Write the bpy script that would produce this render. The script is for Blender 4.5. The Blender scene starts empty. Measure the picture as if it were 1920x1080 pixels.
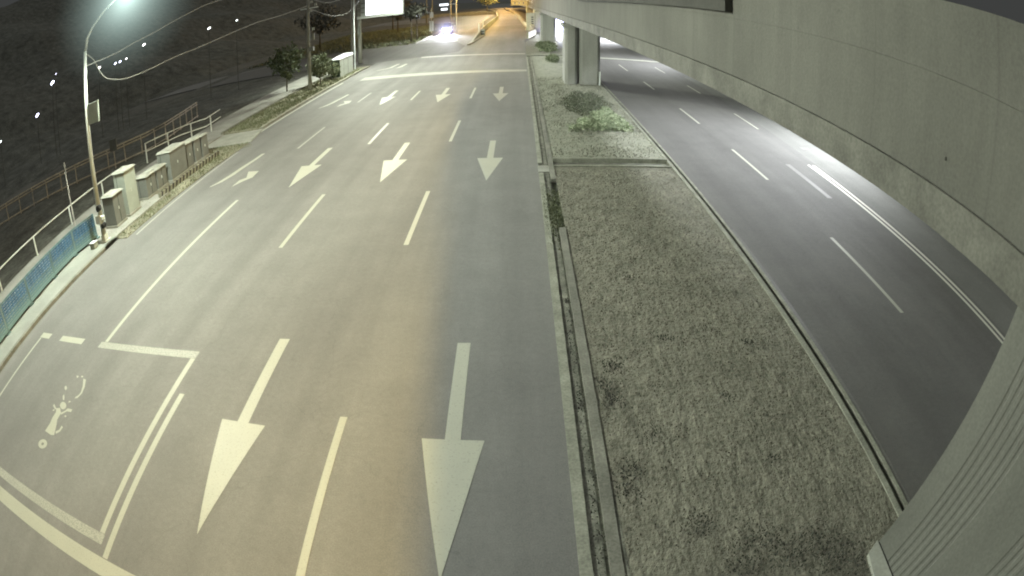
import bpy, math, random
import numpy as np
from mathutils import Matrix, Vector
random.seed(7); rng = np.random.default_rng(7)
sc = bpy.context.scene
COL = sc.collection
PI = math.pi
H = 6.0165                       # camera height above the road

# ------------------------------------------------------------------ materials
def newmat(name):
    m = bpy.data.materials.new(name); m.use_nodes = True
    nt = m.node_tree; nt.nodes.clear()
    out = nt.nodes.new('ShaderNodeOutputMaterial')
    b = nt.nodes.new('ShaderNodeBsdfPrincipled')
    nt.links.new(b.outputs[0], out.inputs[0])
    return m, nt, b, out
def noise(nt, scale, detail=4, rough=.55, vec=(1,1,1), loc=(0,0,0)):
    tc = nt.nodes.new('ShaderNodeTexCoord'); mp = nt.nodes.new('ShaderNodeMapping')
    mp.inputs['Scale'].default_value = vec; mp.inputs['Location'].default_value = loc
    n = nt.nodes.new('ShaderNodeTexNoise')
    n.inputs['Scale'].default_value = scale; n.inputs['Detail'].default_value = detail
    n.inputs['Roughness'].default_value = rough
    nt.links.new(tc.outputs['Object'], mp.inputs[0]); nt.links.new(mp.outputs[0], n.inputs[0])
    return n.outputs['Fac']
def math_(nt, op, a, b=None, c=None):
    n = nt.nodes.new('ShaderNodeMath'); n.operation = op
    for i, v in enumerate((a, b, c)):
        if v is None: continue
        if isinstance(v, (int, float)): n.inputs[i].default_value = v
        else: nt.links.new(v, n.inputs[i])
    return n.outputs[0]
def maprange(nt, v, a, b, c, d):
    n = nt.nodes.new('ShaderNodeMapRange')
    nt.links.new(v, n.inputs[0])
    for i, x in enumerate((a, b, c, d)): n.inputs[i+1].default_value = x
    return n.outputs[0]
def colmul(nt, col, fac):
    m = nt.nodes.new('ShaderNodeVectorMath'); m.operation = 'SCALE'
    m.inputs[0].default_value = col[:3]; nt.links.new(fac, m.inputs['Scale'])
    return m.outputs[0]
def mat(name, col, var=.25, scale=3., fine=40., finevar=.12, rough=.85, bump=.0, vec=(1,1,1), metal=0, spec=.3):
    m, nt, b, _ = newmat(name)
    f = maprange(nt, noise(nt, scale, vec=vec), .3, .7, 1-var, 1+var)
    g = maprange(nt, noise(nt, fine, 2), .3, .7, 1-finevar, 1+finevar)
    nt.links.new(colmul(nt, col, math_(nt, 'MULTIPLY', f, g)), b.inputs['Base Color'])
    b.inputs['Roughness'].default_value = rough; b.inputs['Metallic'].default_value = metal
    b.inputs['Specular IOR Level'].default_value = spec
    if bump:
        bn = nt.nodes.new('ShaderNodeBump'); bn.inputs['Strength'].default_value = bump; bn.inputs['Distance'].default_value = .02
        nt.links.new(noise(nt, fine*.6, 4), bn.inputs['Height']); nt.links.new(bn.outputs[0], b.inputs['Normal'])
    return m
def emit(name, col, strength):
    m, nt, b, out = newmat(name); nt.nodes.remove(b)
    e = nt.nodes.new('ShaderNodeEmission'); e.inputs[0].default_value = (*col, 1); e.inputs[1].default_value = strength
    nt.links.new(e.outputs[0], out.inputs[0]); return m

def asphalt(name, base, warm=0.0):
    m, nt, b, _ = newmat(name)
    big = maprange(nt, noise(nt, .12, 3, vec=(1,.6,1)), .3, .7, .84, 1.16)
    streak = maprange(nt, noise(nt, .9, 3, vec=(1,.04,1)), .3, .7, .86, 1.12)
    med = math_(nt, 'MULTIPLY', maprange(nt, noise(nt, 1.1, 4), .3, .7, .94, 1.06), maprange(nt, noise(nt, 9, 4, .7), .3, .7, .92, 1.08))
    fine = maprange(nt, noise(nt, 45, 3, .7), .25, .75, .76, 1.24)
    # oil stains and worn patches
    st = maprange(nt, noise(nt, .55, 5, .7, vec=(1.6,.5,1), loc=(13,4,0)), .62, .74, 1, .86)
    v = math_(nt, 'MULTIPLY', math_(nt, 'MULTIPLY', big, streak), math_(nt, 'MULTIPLY', med, math_(nt, 'MULTIPLY', fine, st)))
    # fine cracks
    vo = nt.nodes.new('ShaderNodeTexVoronoi'); vo.feature = 'DISTANCE_TO_EDGE'; vo.inputs['Scale'].default_value = .22
    tc = nt.nodes.new('ShaderNodeTexCoord'); wn = nt.nodes.new('ShaderNodeTexNoise'); wn.inputs['Scale'].default_value = 1.2; wn.inputs['Detail'].default_value = 5
    nt.links.new(tc.outputs['Object'], wn.inputs[0])
    mx = nt.nodes.new('ShaderNodeMixRGB'); mx.blend_type = 'ADD'; mx.inputs[0].default_value = 1.6
    nt.links.new(tc.outputs['Object'], mx.inputs[1]); nt.links.new(wn.outputs['Color'], mx.inputs[2]); nt.links.new(mx.outputs[0], vo.inputs['Vector'])
    crack = maprange(nt, vo.outputs['Distance'], 0, .0035, .90, 1)
    v = math_(nt, 'MULTIPLY', v, crack)
    nt.links.new(colmul(nt, base, v), b.inputs['Base Color'])
    b.inputs['Roughness'].default_value = .78; b.inputs['Specular IOR Level'].default_value = .25
    bn = nt.nodes.new('ShaderNodeBump'); bn.inputs['Strength'].default_value = .35; bn.inputs['Distance'].default_value = .01
    nt.links.new(noise(nt, 70, 3), bn.inputs['Height']); nt.links.new(bn.outputs[0], b.inputs['Normal'])
    return m
def paint(name, col, lo=.35, thr=.34, asp=(.2,.2,.19)):
    # worn thermoplastic marking: paint broken up by patches of the asphalt under it
    m, nt, b, _ = newmat(name)
    w = maprange(nt, noise(nt, 28, 5, .75), thr, thr+.08, 0, 1)
    w2 = maprange(nt, noise(nt, 1.6, 4), .3, .75, .72, 1.0)
    w = math_(nt, 'MULTIPLY', w, w2)
    w = maprange(nt, w, 0, 1, lo, 1)
    mx = nt.nodes.new('ShaderNodeMixRGB'); nt.links.new(w, mx.inputs[0])
    mx.inputs[1].default_value = (*asp, 1); mx.inputs[2].default_value = (*col, 1)
    nt.links.new(mx.outputs[0], b.inputs['Base Color']); b.inputs['Roughness'].default_value = .6
    return m
def concrete_web(name, col, joint=2.45):
    m, nt, b, _ = newmat(name)
    tc = nt.nodes.new('ShaderNodeTexCoord'); sp = nt.nodes.new('ShaderNodeSeparateXYZ'); nt.links.new(tc.outputs['Object'], sp.inputs[0])
    fr = math_(nt, 'FRACT', math_(nt, 'DIVIDE', sp.outputs['Y'], joint))
    j = maprange(nt, math_(nt, 'ABSOLUTE', math_(nt, 'SUBTRACT', fr, .5)), 0, .012, .90, 1)
    pan = nt.nodes.new('ShaderNodeTexWhiteNoise'); pan.noise_dimensions = '1D'
    nt.links.new(math_(nt, 'FLOOR', math_(nt, 'ADD', math_(nt, 'DIVIDE', sp.outputs['Y'], joint), .5)), pan.inputs['W'])
    pv = maprange(nt, pan.outputs['Value'], 0, 1, .97, 1.03)
    big = maprange(nt, noise(nt, .35, 4), .3, .7, .86, 1.14)
    drip = maprange(nt, noise(nt, 2.2, 5, .7, vec=(1,1,.08)), .35, .7, 1.04, .90)
    fine = maprange(nt, noise(nt, 24, 4), .3, .7, .9, 1.1)
    pits = maprange(nt, noise(nt, 5.5, 2, loc=(3,9,1)), .70, .76, 1, .85)
    v = math_(nt, 'MULTIPLY', math_(nt, 'MULTIPLY', j, pv), math_(nt, 'MULTIPLY', big, math_(nt, 'MULTIPLY', drip, math_(nt, 'MULTIPLY', fine, pits))))
    nt.links.new(colmul(nt, col, v), b.inputs['Base Color']); b.inputs['Roughness'].default_value = .9; b.inputs['Specular IOR Level'].default_value = .2
    bn = nt.nodes.new('ShaderNodeBump'); bn.inputs['Strength'].default_value = .25; bn.inputs['Distance'].default_value = .02
    nt.links.new(noise(nt, 12, 5), bn.inputs['Height']); nt.links.new(bn.outputs[0], b.inputs['Normal'])
    return m
def leafmat(name, c1, c2):
    m, nt, b, _ = newmat(name)
    geo = nt.nodes.new('ShaderNodeNewGeometry'); cr = nt.nodes.new('ShaderNodeMixRGB')
    nt.links.new(geo.outputs['Random Per Island'], cr.inputs[0]); cr.inputs[1].default_value = (*c1, 1); cr.inputs[2].default_value = (*c2, 1)
    nt.links.new(cr.outputs[0], b.inputs['Base Color']); b.inputs['Roughness'].default_value = .7
    return m

ASP = asphalt('asphalt_grey', (.185, .184, .178))
ASP2 = asphalt('asphalt_dark', (.14, .137, .133))
WHITE = paint('road_paint_white', (.41, .415, .345), lo=.45, thr=.36)
WORN = paint('road_paint_worn', (.38, .385, .33), lo=.25, thr=.44)
PALE = paint('road_paint_faint', (.20, .20, .18), lo=.0, thr=.50, asp=(.14,.137,.133))
CONC = mat('concrete', (.30, .305, .27), .18, 1.2, 30, .1, bump=.2)
KERB = mat('kerb_concrete', (.20, .20, .17), .30, 1.5, 25, .2, bump=.3)
KERBL = mat('kerb_pale', (.26, .265, .22), .25, 2.5, 25, .2, bump=.3)
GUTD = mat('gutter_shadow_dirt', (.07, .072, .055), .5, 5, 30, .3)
GUT = mat('gutter_dirt', (.16, .162, .135), .45, 3, 30, .3, bump=.4)
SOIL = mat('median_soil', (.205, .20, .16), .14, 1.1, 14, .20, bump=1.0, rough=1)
def lumps(m):      # clods and trampled hollows
    nt = m.node_tree; b = next(n for n in nt.nodes if n.type == 'BSDF_PRINCIPLED')
    old = b.inputs['Base Color'].links[0].from_socket
    h1 = noise(nt, 3.2, 5, .65, vec=(1.6,.8,1)); pit = maprange(nt, noise(nt, 6.5, 3, .6, vec=(1.5,.8,1), loc=(5,2,0)), .60, .72, 1, .62)
    v = math_(nt, 'MULTIPLY', maprange(nt, h1, .35, .65, .88, 1.10), pit)
    sc_ = nt.nodes.new('ShaderNodeVectorMath'); sc_.operation = 'SCALE'; nt.links.new(old, sc_.inputs[0]); nt.links.new(v, sc_.inputs['Scale'])
    nt.links.new(sc_.outputs[0], b.inputs['Base Color'])
    bn = nt.nodes.new('ShaderNodeBump'); bn.inputs['Strength'].default_value = 1; bn.inputs['Distance'].default_value = .09
    nt.links.new(h1, bn.inputs['Height']); nt.links.new(b.inputs['Normal'].links[0].from_socket, bn.inputs['Normal']); nt.links.new(bn.outputs[0], b.inputs['Normal'])
lumps(SOIL)
SOILF = mat('median_soil_lit', (.27, .275, .225), .16, 2.2, 9, .2, bump=1.0, rough=1)  # far median: its brighter lamplight is put into the soil colour
PAVE = mat('sidewalk_paving', (.30, .315, .29), .14, .8, 25, .08)
PATHM = mat('path_paving', (.30, .30, .275), .2, .7, 18, .12)
WEB = concrete_web('viaduct_concrete', (.142, .141, .125))
WEBB = mat('viaduct_lip_concrete', (.138, .137, .12), .28, 1.4, 20, .15, bump=.4)
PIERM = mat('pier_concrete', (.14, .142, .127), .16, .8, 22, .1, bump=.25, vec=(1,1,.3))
DARKC = mat('dark_steel', (.06, .06, .052), .2, 1, 10, .1)  # plain dark steel for the edge beam and drain stub
STEEL = mat('galvanised_steel', (.68, .72, .68), .1, 4, 30, .06, rough=.5, metal=.1)
CABM = mat('cabinet_paint', (.17, .18, .165), .12, 2, 20, .06, rough=.6)
CABW = mat('cabinet_pale_paint', (.36, .40, .36), .1, 2, 20, .06, rough=.6)
CABTOP = mat('cabinet_cap', (.36, .37, .33), .15, 4, 20, .08, rough=.6)
DARK = mat('dark_gap', (.03, .03, .03), .1)
RUST = mat('rail_steel', (.42, .40, .36), .3, 3, 20, .2, rough=.7)
TEAL = mat('barrier_blue', (.06, .14, .25), .3, 1.6, 9, .25, rough=.5)
TEALF = mat('barrier_frame', (.13, .20, .22), .25, 3, 20, .15, rough=.5)
def two_tone(m, lower, z0, z1):      # paint that fades to a pale band near the ground
    nt = m.node_tree; b = next(n for n in nt.nodes if n.type == 'BSDF_PRINCIPLED'); old = b.inputs['Base Color'].links[0].from_socket
    tc = nt.nodes.new('ShaderNodeTexCoord'); sp = nt.nodes.new('ShaderNodeSeparateXYZ'); nt.links.new(tc.outputs['Object'], sp.inputs[0])
    mx = nt.nodes.new('ShaderNodeMixRGB'); nt.links.new(maprange(nt, sp.outputs['Z'], z0, z1, 0, 1), mx.inputs[0]); mx.inputs[1].default_value = (*lower, 1)
    nt.links.new(old, mx.inputs[2]); nt.links.new(mx.outputs[0], b.inputs['Base Color'])
two_tone(TEAL, (.15,.25,.27), .25, .6); two_tone(TEALF, (.18,.28,.29), .2, .6)
REFL = mat('reflector_white', (.75, .8, .85), .05)
GROUND = mat('dark_earth', (.115, .114, .10), .30, .25, 4, .2, rough=1)
BANK = mat('bank_grass', (.215, .208, .155), .35, .5, 9, .35, rough=1)
BARK = mat('bark', (.10, .09, .07), .3, 6)
LEAF_D = leafmat('leaf_dark', (.055, .058, .048), (.085, .088, .072))
LEAF_H = leafmat('leaf_hill', (.085,.088,.076), (.125,.128,.112))
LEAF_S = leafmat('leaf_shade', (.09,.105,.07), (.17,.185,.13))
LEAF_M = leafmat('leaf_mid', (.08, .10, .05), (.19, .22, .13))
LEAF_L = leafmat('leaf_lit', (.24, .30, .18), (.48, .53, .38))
BLADE = leafmat('dry_grass_blade', (.17, .165, .13), (.25, .243, .19))
BLADEG = leafmat('green_grass_blade', (.09, .105, .055), (.21, .23, .14))
POLEM = mat('weathered_pole', (.25, .25, .22), .2, 2, 20, .1, vec=(1,1,.2))
WIREM = mat('cable', (.35, .36, .34), .1)
BLACKP = mat('black_plastic', (.02, .02, .02), .1, rough=.5)
YELLOW = mat('hazard_cream', (.5, .46, .26), .15, 5)
CREAM = mat('cream_wall', (.45, .42, .30), .1)
CARB = mat('car_paint', (.22, .21, .34), .05, rough=.3, spec=.5)
GLASSM = mat('car_glass', (.02, .02, .03), .05, rough=.1, spec=.6)
TYREM = mat('tyre_rubber', (.02, .02, .02), .1)
CHROME = mat('wheel_rim', (.4, .4, .4), .1, metal=.8, rough=.3)

# ------------------------------------------------------------------ mesh helpers
class MB:
    def __init__(s): s.v = []; s.f = []
    def add(s, vs, fs):
        n = len(s.v); s.v += [tuple(v) for v in vs]; s.f += [tuple(i+n for i in f) for f in fs]; return s
    def box(s, x0, x1, y0, y1, z0, z1, M=None):
        vs = [(x, y, z) for z in (z0, z1) for y in (y0, y1) for x in (x0, x1)]
        if M is not None: vs = [tuple(M @ Vector(v)) for v in vs]
        return s.add(vs, [(0,2,3,1),(4,5,7,6),(0,1,5,4),(2,6,7,3),(0,4,6,2),(1,3,7,5)])
    def hexa(s, b, t):          # 4 bottom, 4 top points, counter-clockwise
        return s.add(list(b)+list(t), [(3,2,1,0),(4,5,6,7),(0,1,5,4),(1,2,6,5),(2,3,7,6),(3,0,4,7)])
    def prism(s, poly, z0, z1):
        n = len(poly)
        return s.add([(x,y,z0) for x,y in poly]+[(x,y,z1) for x,y in poly],
                     [tuple(range(n))[::-1], tuple(range(n, 2*n))]+[(i,(i+1)%n,n+(i+1)%n,n+i) for i in range(n)])
    def sheet(s, poly, z): return s.add([(x,y,z) for x,y in poly], [tuple(range(len(poly)))])
    def tube(s, pts, r, seg=8, caps=True):
        pts = [Vector(p) for p in pts]; n = len(pts)
        rr = r if isinstance(r, (list, tuple)) else [r]*n
        vs = []; up = None
        for i, p in enumerate(pts):
            d = (pts[min(i+1,n-1)]-pts[max(i-1,0)]).normalized()
            if up is None: up = Vector((0,1,0)) if abs(d.y) < .9 else Vector((1,0,0))
            a = d.cross(up).normalized(); b_ = d.cross(a).normalized(); up = -b_ if False else up
            for k in range(seg):
                t = 2*PI*k/seg; vs.append(p+rr[i]*(math.cos(t)*a+math.sin(t)*b_))
        fs = [(i*seg+k, i*seg+(k+1)%seg, (i+1)*seg+(k+1)%seg, (i+1)*seg+k) for i in range(n-1) for k in range(seg)]
        if caps: fs += [tuple(range(seg))[::-1], tuple((n-1)*seg+k for k in range(seg))]
        return s.add(vs, fs)
    def strip(s, left, right, z):
        n = len(left)
        return s.add([(x,y,z) for x,y in left]+[(x,y,z) for x,y in right], [(i, n+i, n+i+1, i+1) for i in range(n-1)])
    def build(s, name, m, parent=None, smooth=False, bevel=0):
        me = bpy.data.meshes.new(name); me.from_pydata(s.v, [], s.f); me.update()
        import bmesh
        b = bmesh.new(); b.from_mesh(me); bmesh.ops.recalc_face_normals(b, faces=b.faces); b.to_mesh(me); b.free()
        if smooth: me.polygons.foreach_set('use_smooth', [True]*len(me.polygons))
        me.materials.append(m)
        o = bpy.data.objects.new(name, me); COL.objects.link(o)
        if parent: o.parent = parent
        if bevel:
            bv = o.modifiers.new('edge', 'BEVEL'); bv.width = bevel; bv.segments = 2; bv.limit_method = 'ANGLE'
        return o
def tag(o, label=None, cat=None, group=None, kind=None):
    for k, v in (('label', label), ('category', cat), ('group', group), ('kind', kind)):
        if v: o[k] = v
    return o
def thing(name, label, cat, loc=(0,0,0), rz=0, group=None):
    o = bpy.data.objects.new(name, None); COL.objects.link(o); o.location = loc; o.rotation_euler = (0,0,rz)
    o.empty_display_size = .2
    return tag(o, label, cat, group)
def copy_tree(o, parent=None):
    c = o.copy(); COL.objects.link(c); c.parent = parent
    for ch in [x for x in bpy.data.objects if x.parent == o]: copy_tree(ch, c)
    return c
def struct(o, label=None): return tag(o, label, None, None, 'structure')
def up(x, y, z=.1): k = (H-z)/H; return (x*k, y*k)    # spot at height z that stands where the survey ray meets the road plane

# ------------------------------------------------------------------ ground, roads
b = MB(); b.sheet([(-2500,-300),(2500,-300),(2500,3500),(-2500,3500)], -.10); struct(b.build('ground', GROUND))
LE = [(-15.1,-20),(-15.1,46),(-15.1,60),(-30,66),(-60,72),(-60,78),(-30,80),(-15.5,84),(-15.2,100),(-16.5,125),(-17.5,150),(-30,178),(-60,200),(-60,240),(-90,255)]
RE = [(.6,-20),(.6,46),(.6,60),(.6,66),(.6,72),(.6,78),(.6,80),(.6,84),(-6.3,100),(-8.3,125),(-9.5,159),(-9.5,178),(-9.5,200),(-9.5,240),(-9.5,255)]
b = MB(); b.strip(LE, RE, 0); left_road = struct(b.build('left_road', ASP))
ramp_l = [(-6.3,82),(-6.0,92),(-6.2,104),(-6.2,125),(-6.3,176),(-8,240),(-13,340),(-60,900)]
ramp_r = [(.7,82),(2.3,92),(1.8,104),(.8,125),(-.5,176),(-1.5,240),(-4,340),(-10,900)]
b = MB(); b.strip(ramp_l, ramp_r, .006); underpass = struct(b.build('express_road', ASP))
RL = [(5.65,-20),(5.65,10),(5.55,20),(5.3,38),(5.0,58),(4.8,80),(5.2,120),(4,200),(0,330)]
RR = [(16.6,-20),(16.6,10),(16.6,20),(16.4,38),(16.2,58),(40,84),(16,120),(14,200),(11,330)]
b = MB(); b.strip(RL, RR, 0); right_road = struct(b.build('right_road', ASP2))
b = MB(); b.strip([(12.35,-20),(12.35,21),(12.9,45)], [(16.5,-20),(16.5,21),(16.2,45)], .004); b.build('shoulder', asphalt('asphalt_pale', (.165,.165,.157)), right_road)
b = MB(); b.strip([(.6,58),(.6,76)], [(5.2,58),(5.2,76)], .002); struct(b.build('crossing_road', ASP2))

def mark(name, polys, m=WHITE, z=.006, parent=left_road, label=None):
    b = MB()
    for p in polys: b.sheet(p, z)
    o = b.build(name, m, parent)
    if label: o['label'] = label
    return o
def rect(x0, x1, y0, y1): return [(x0,y0),(x1,y0),(x1,y1),(x0,y1)]
# down-the-lane arrows
def arrow(x, ytail, m=WHITE):
    t = ytail; w = .12; hw = .475; neck = t-2.62; tip = t-5.28
    mark('arrow_marking', [[(x-w,t),(x-w,neck),(x+w,neck),(x+w,t)], [(x-hw,neck+.03),(x,tip),(x+hw,neck+.0)]], m)
arrow(-1.10, 8.92); arrow(-4.79, 8.98); arrow(-1.14, 23.48); arrow(-4.79, 23.78); arrow(-8.40, 23.92)
arrow(-1.20, 37.9, WORN); arrow(-4.77, 38.4); arrow(-8.38, 38.9)
def turn(x, y, s=1):
    pts = [(0,4.3),(-.05,3.3),(-.18,2.3),(-.28,1.2),(-.48,.35),(-.75,-.15)]
    wl = [.10,.11,.13,.14,.13,.05]
    L = [(x+p[0]-w, y+p[1]) for p, w in zip(pts, wl)]; R = [(x+p[0]+w, y+p[1]) for p, w in zip(pts, wl)]
    b = MB(); b.strip(L, R, .006)
    b.sheet([(x+.52,y+1.45),(x+1.12,y+1.35),(x+1.2,y+.5),(x+.92,y+.12),(x+.62,y-.5),(x+.62,y+.3),(x+.86,y+.55)], .006)
    b.build('turn_arrow_marking', WHITE, left_road)
turn(-12.1, 19.95); turn(-12.08, 35.0)
b = MB(); b.strip([(-12.1,56.9),(-12.35,54),(-13.3,52.6)], [(-11.85,56.9),(-12.0,53.8),(-13.1,52.5)], .006)
b.sheet([(-11.2,56.4),(-10.9,56.2),(-11.0,53.6),(-11.5,52.9)], .006); b.build('turn_arrow_marking', WHITE, left_road)
for x, y0, y1 in [(-2.93,2.3,6.75),(-2.93,13.3,17.35),(-2.93,23.6,27.7),(-2.92,33.9,37.9),(-6.6,13.4,17.6),(-6.6,24.05,28.1),(-6.6,34.5,37.9),(-10.27,24.45,28.6),(-10.27,35.4,38.9)]:
    mark('lane_dash', [rect(x-.065,x+.065,y0,y1)], WHITE if x > -9 else WORN)
mark('solid_lane_line', [rect(-10.36,-10.22,8.38,17.75)])
mark('solid_lane_line', [rect(-6.62,-6.48,2.44,6.92)])
mark('edge_line', [[(-14.16,15.2),(-14.04,15.2),(-14.14,25.3),(-14.26,25.3)]], WORN)
mark('edge_line', [[(-14.9,29.5),(-14.7,29.5),(-14.55,46.2),(-14.75,46.2)]], WHITE)
mark('dark_resurfaced_patch', [[(-45,67),(-15.2,60.4),(-9,62.8),(-6.9,66),(-6.9,74),(-9,83),(-15.3,84),(-45,77)]], asphalt('asphalt_resurfaced', (.115,.115,.11)), z=.003)
# motorcycle waiting box
mark('waiting_box_line', [rect(-14.06,-13.96,2.9,8.12), rect(-14.1,-13.45,8.14,8.40)])
mark('waiting_box_line', [rect(-12.72,-11.38,8.13,8.39)])
mark('waiting_box_line', [rect(-10.5,-6.78,8.10,8.36)], WORN)
mark('waiting_box_line', [rect(-6.92,-6.78,2.94,8.09)])
mark('waiting_box_line', [rect(-14.06,-6.76,2.68,2.93)], WORN)
mark('stop_line', [rect(-14.6,.3,2.04,2.42)])
SYM= [[(-10.47, 5.55), (-10.31, 5.6), (-10.14, 5.45), (-10.13, 5.2), (-10.02, 5.02), (-9.89, 4.72), (-10.02, 4.68), (-10.37, 4.72), (-10.35, 5.01), (-10.39, 5.22), (-10.38, 5.42)], [(-10.15, 5.46), (-10.03, 5.57), (-9.98, 5.67), (-9.77, 5.69), (-9.75, 5.59), (-9.94, 5.57), (-10.1, 5.4)], [(-10.45, 5.53), (-10.68, 5.66), (-10.69, 5.59), (-10.48, 5.49)], [(-9.8, 5.08), (-9.71, 5.05), (-9.73, 4.89), (-9.84, 4.77), (-9.91, 4.84), (-9.8, 4.93)], [(-10.13, 6.8), (-10.0, 6.79), (-9.84, 6.52), (-9.78, 6.28), (-9.84, 6.1), (-9.94, 6.05), (-9.95, 6.11), (-9.87, 6.21), (-9.86, 6.32), (-9.95, 6.54)], [(-10.1, 5.74), (-10.07, 5.66), (-10.1, 5.6), (-10.19, 5.58), (-10.29, 5.61), (-10.38, 5.67), (-10.41, 5.75), (-10.38, 5.81), (-10.29, 5.83), (-10.19, 5.8)], [(-10.01, 5.9), (-10.08, 5.85), (-10.12, 5.9), (-10.07, 5.93)], [(-10.46, 5.46), (-10.54, 5.41), (-10.57, 5.45), (-10.53, 5.48)], [(-9.81, 5.41), (-9.85, 5.36), (-9.92, 5.4), (-9.87, 5.43)], [(-10.37, 6.82), (-10.41, 6.76), (-10.5, 6.83), (-10.45, 6.86)], [(-10.17, 6.86), (-10.22, 6.81), (-10.29, 6.86), (-10.24, 6.89)], [(-10.55, 6.32), (-10.52, 6.23), (-10.62, 6.25), (-10.70, 6.34), (-10.66, 6.39)], [(-10.38, 5.97), (-10.32, 5.87), (-10.41, 5.89), (-10.51, 6.01), (-10.49, 6.07)]]
b = MB()
for i, p in enumerate(SYM): b.sheet(p, .006+.0012*i)
cx, cy = -10.16, 4.315; n = 20
b.strip([(cx+.205*math.cos(2*PI*i/n), cy+.15*math.sin(2*PI*i/n)) for i in range(n+1)], [(cx+.06*math.cos(2*PI*i/n), cy+.048*math.sin(2*PI*i/n)) for i in range(n+1)], .007)
b.build('motorcycle_symbol', WHITE, left_road)
mark('crosswalk_line', [[(-13.2,46.3),(.5,45.7),(.5,46.9),(-13.2,48.2)]], WORN)
mark('crosswalk_line', [[(-10.5,61.2),(.5,59.9),(.5,61.0),(-10.5,62.3)]], WORN)
mark('direction_blob_marking', [rect(-9.9,-9.1,84,87)], WHITE)
for x, y0, y1 in [(8.86,9.2,13.5),(8.82,18.6,22.6),(8.76,27.3,31.1),(8.72,37.4,40.9),(8.64,46.8,51.2),(11.95,27,30.7),(11.84,37,40.3),(11.76,46.7,50.5)]:
    mark('lane_dash', [rect(x-.06,x+.06,y0,y1)], WHITE, parent=right_road)
mark('double_white_line', [rect(11.82,11.94,-8,20.95), rect(12.07,12.19,-8,20.95)], paint('road_paint_fresh', (.62,.62,.55), lo=.75), parent=right_road)
mark('faint_old_marking', [rect(10.62,10.85,16.9,20.8)], PALE, parent=right_road)
mark('faint_old_marking', [rect(12.9,13.4,23.5,23.9)], PALE, parent=right_road)
mark('crosswalk_line', [[(5.3,56.6),(15,54.4),(15,55.2),(5.3,57.6)]], WHITE, parent=right_road)
mark('edge_line', [rect(5.68,5.77,-10,14)], PALE, parent=right_road)
mark('manhole_cover', [[(-14.3+.42*math.cos(a*PI/8), 26.4+.42*math.sin(a*PI/8)) for a in range(16)]], GUT)

# left kerb and sidewalk
kt = MB()
for y0 in range(-20, 15, 1): kt.box(-15.28,-15.1,y0+.006,y0+.994,-.02,.12)
kt.box(-15.28,-15.1,14.006,14.9,-.02,.12)
struct(kt.build('kerb', KERB, bevel=.012), None)
b = MB(); b.prism([(-17.0,-20),(-15.285,-20),(-15.285,14.9),(-17.0,14.9)], -.05, .105); struct(b.build('sidewalk', PAVE))
b = MB(); b.prism([(-21.2,-20),(-17.01,-20),(-17.01,14.9),(-15.3,14.9),(-15.3,19.6),(-16.2,19.6),(-18.0,28),(-18.1,45),(-18.1,60),(-21.8,60),(-21.4,20)], -.05, .085); struct(b.build('path', PATHM))
b = MB(); b.prism([(-16.2,19.6),(-15.3,14.95),(-14.5,14.95),(-14.35,27),(-17.8,27)], -.05, .03); struct(b.build('verge_ground', BANK))
b = MB(); b.prism([(-17.9,27.1),(-14.3,27.1),(-14.9,30.2),(-17.9,30.2)], -.05, .05); struct(b.build('driveway', CONC))
b = MB(); b.prism([(-18.05,30.3),(-15.25,30.3),(-15.2,50.8),(-15.0,57),(-18.05,57)], -.05, .09); struct(b.build('planting_strip', BANK))
kt = MB()
y = 30.3
while y < 56: kt.box(-15.22,-15.0,y+.01,y+.99,-.02,.14); y += 1
struct(kt.build('kerb', KERBL, bevel=.012))
kt = MB(); kt.box(-18.2,-18.07,30.3,57,-.02,.2); struct(kt.build('kerb', GUT))
b = MB(); b.prism([(-15.3,84.5),(-15.1,84.5),(-15.0,100),(-16.3,125),(-17.2,150),(-17.5,150),(-16.6,125),(-15.3,100)], -.02, .16); struct(b.build('kerb', KERBL))

# median between the two carriageways
def xr(y): return 5.33 - max(0, y-15)*.004
b = MB()
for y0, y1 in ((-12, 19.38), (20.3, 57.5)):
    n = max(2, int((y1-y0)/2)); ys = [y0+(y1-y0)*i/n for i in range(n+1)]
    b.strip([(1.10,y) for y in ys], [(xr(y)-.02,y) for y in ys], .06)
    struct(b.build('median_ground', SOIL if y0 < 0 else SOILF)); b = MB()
b = MB(); b.prism([(.62,57.5),(5.0,57.5),(4.6,70),(4.4,160),(3.2,160),(2.6,100),(2.0,84),(.7,76),(.62,70)], -.05, .10); struct(b.build('median_island', SOIL))
k1 = MB(); k2 = MB(); g = MB()
y = -12
while y < 57:
    for a, c in ((k1, (.575,.735)),):
        if not (18.9 < y < 19.6): a.box(c[0], c[1], y, y+1, -.04, .035)
    if y < 14 or y > 17: k2.box(.945, 1.105, y, y+1, -.04, .085)
    y += 1
g.box(.735,.9,-12,57.4,-.09,-.005)
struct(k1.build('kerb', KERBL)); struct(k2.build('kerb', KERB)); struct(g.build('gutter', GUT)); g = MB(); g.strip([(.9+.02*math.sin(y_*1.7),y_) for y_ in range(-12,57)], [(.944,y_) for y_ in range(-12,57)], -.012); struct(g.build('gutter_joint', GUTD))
k = MB(); g = MB(); w = MB(); y = -12
while y < 56:
    x = xr(y)
    k.box(x-.02, x+.09, y, y+1, -.04, .085); g.box(x+.09, x+.24, y, y+1, -.09, -.01); w.box(x+.24, x+.33, y, y+1, -.04, .03)
    y += 1
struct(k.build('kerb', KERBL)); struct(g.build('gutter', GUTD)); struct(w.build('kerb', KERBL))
b = MB(); b.box(1.11,5.3,20.18,20.30,-.05,.14).box(1.11,5.3,19.38,19.5,-.05,.11); dr = b.build('cross_drain', KERBL, bevel=.01); struct(dr)
b = MB(); b.box(1.11,5.3,19.5,20.18,-.06,-.02); b.build('channel', GUT, dr)
b = MB(); b.box(.57,.93,18.85,19.58,-.02,.06); struct(b.build('kerb', CONC))
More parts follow.
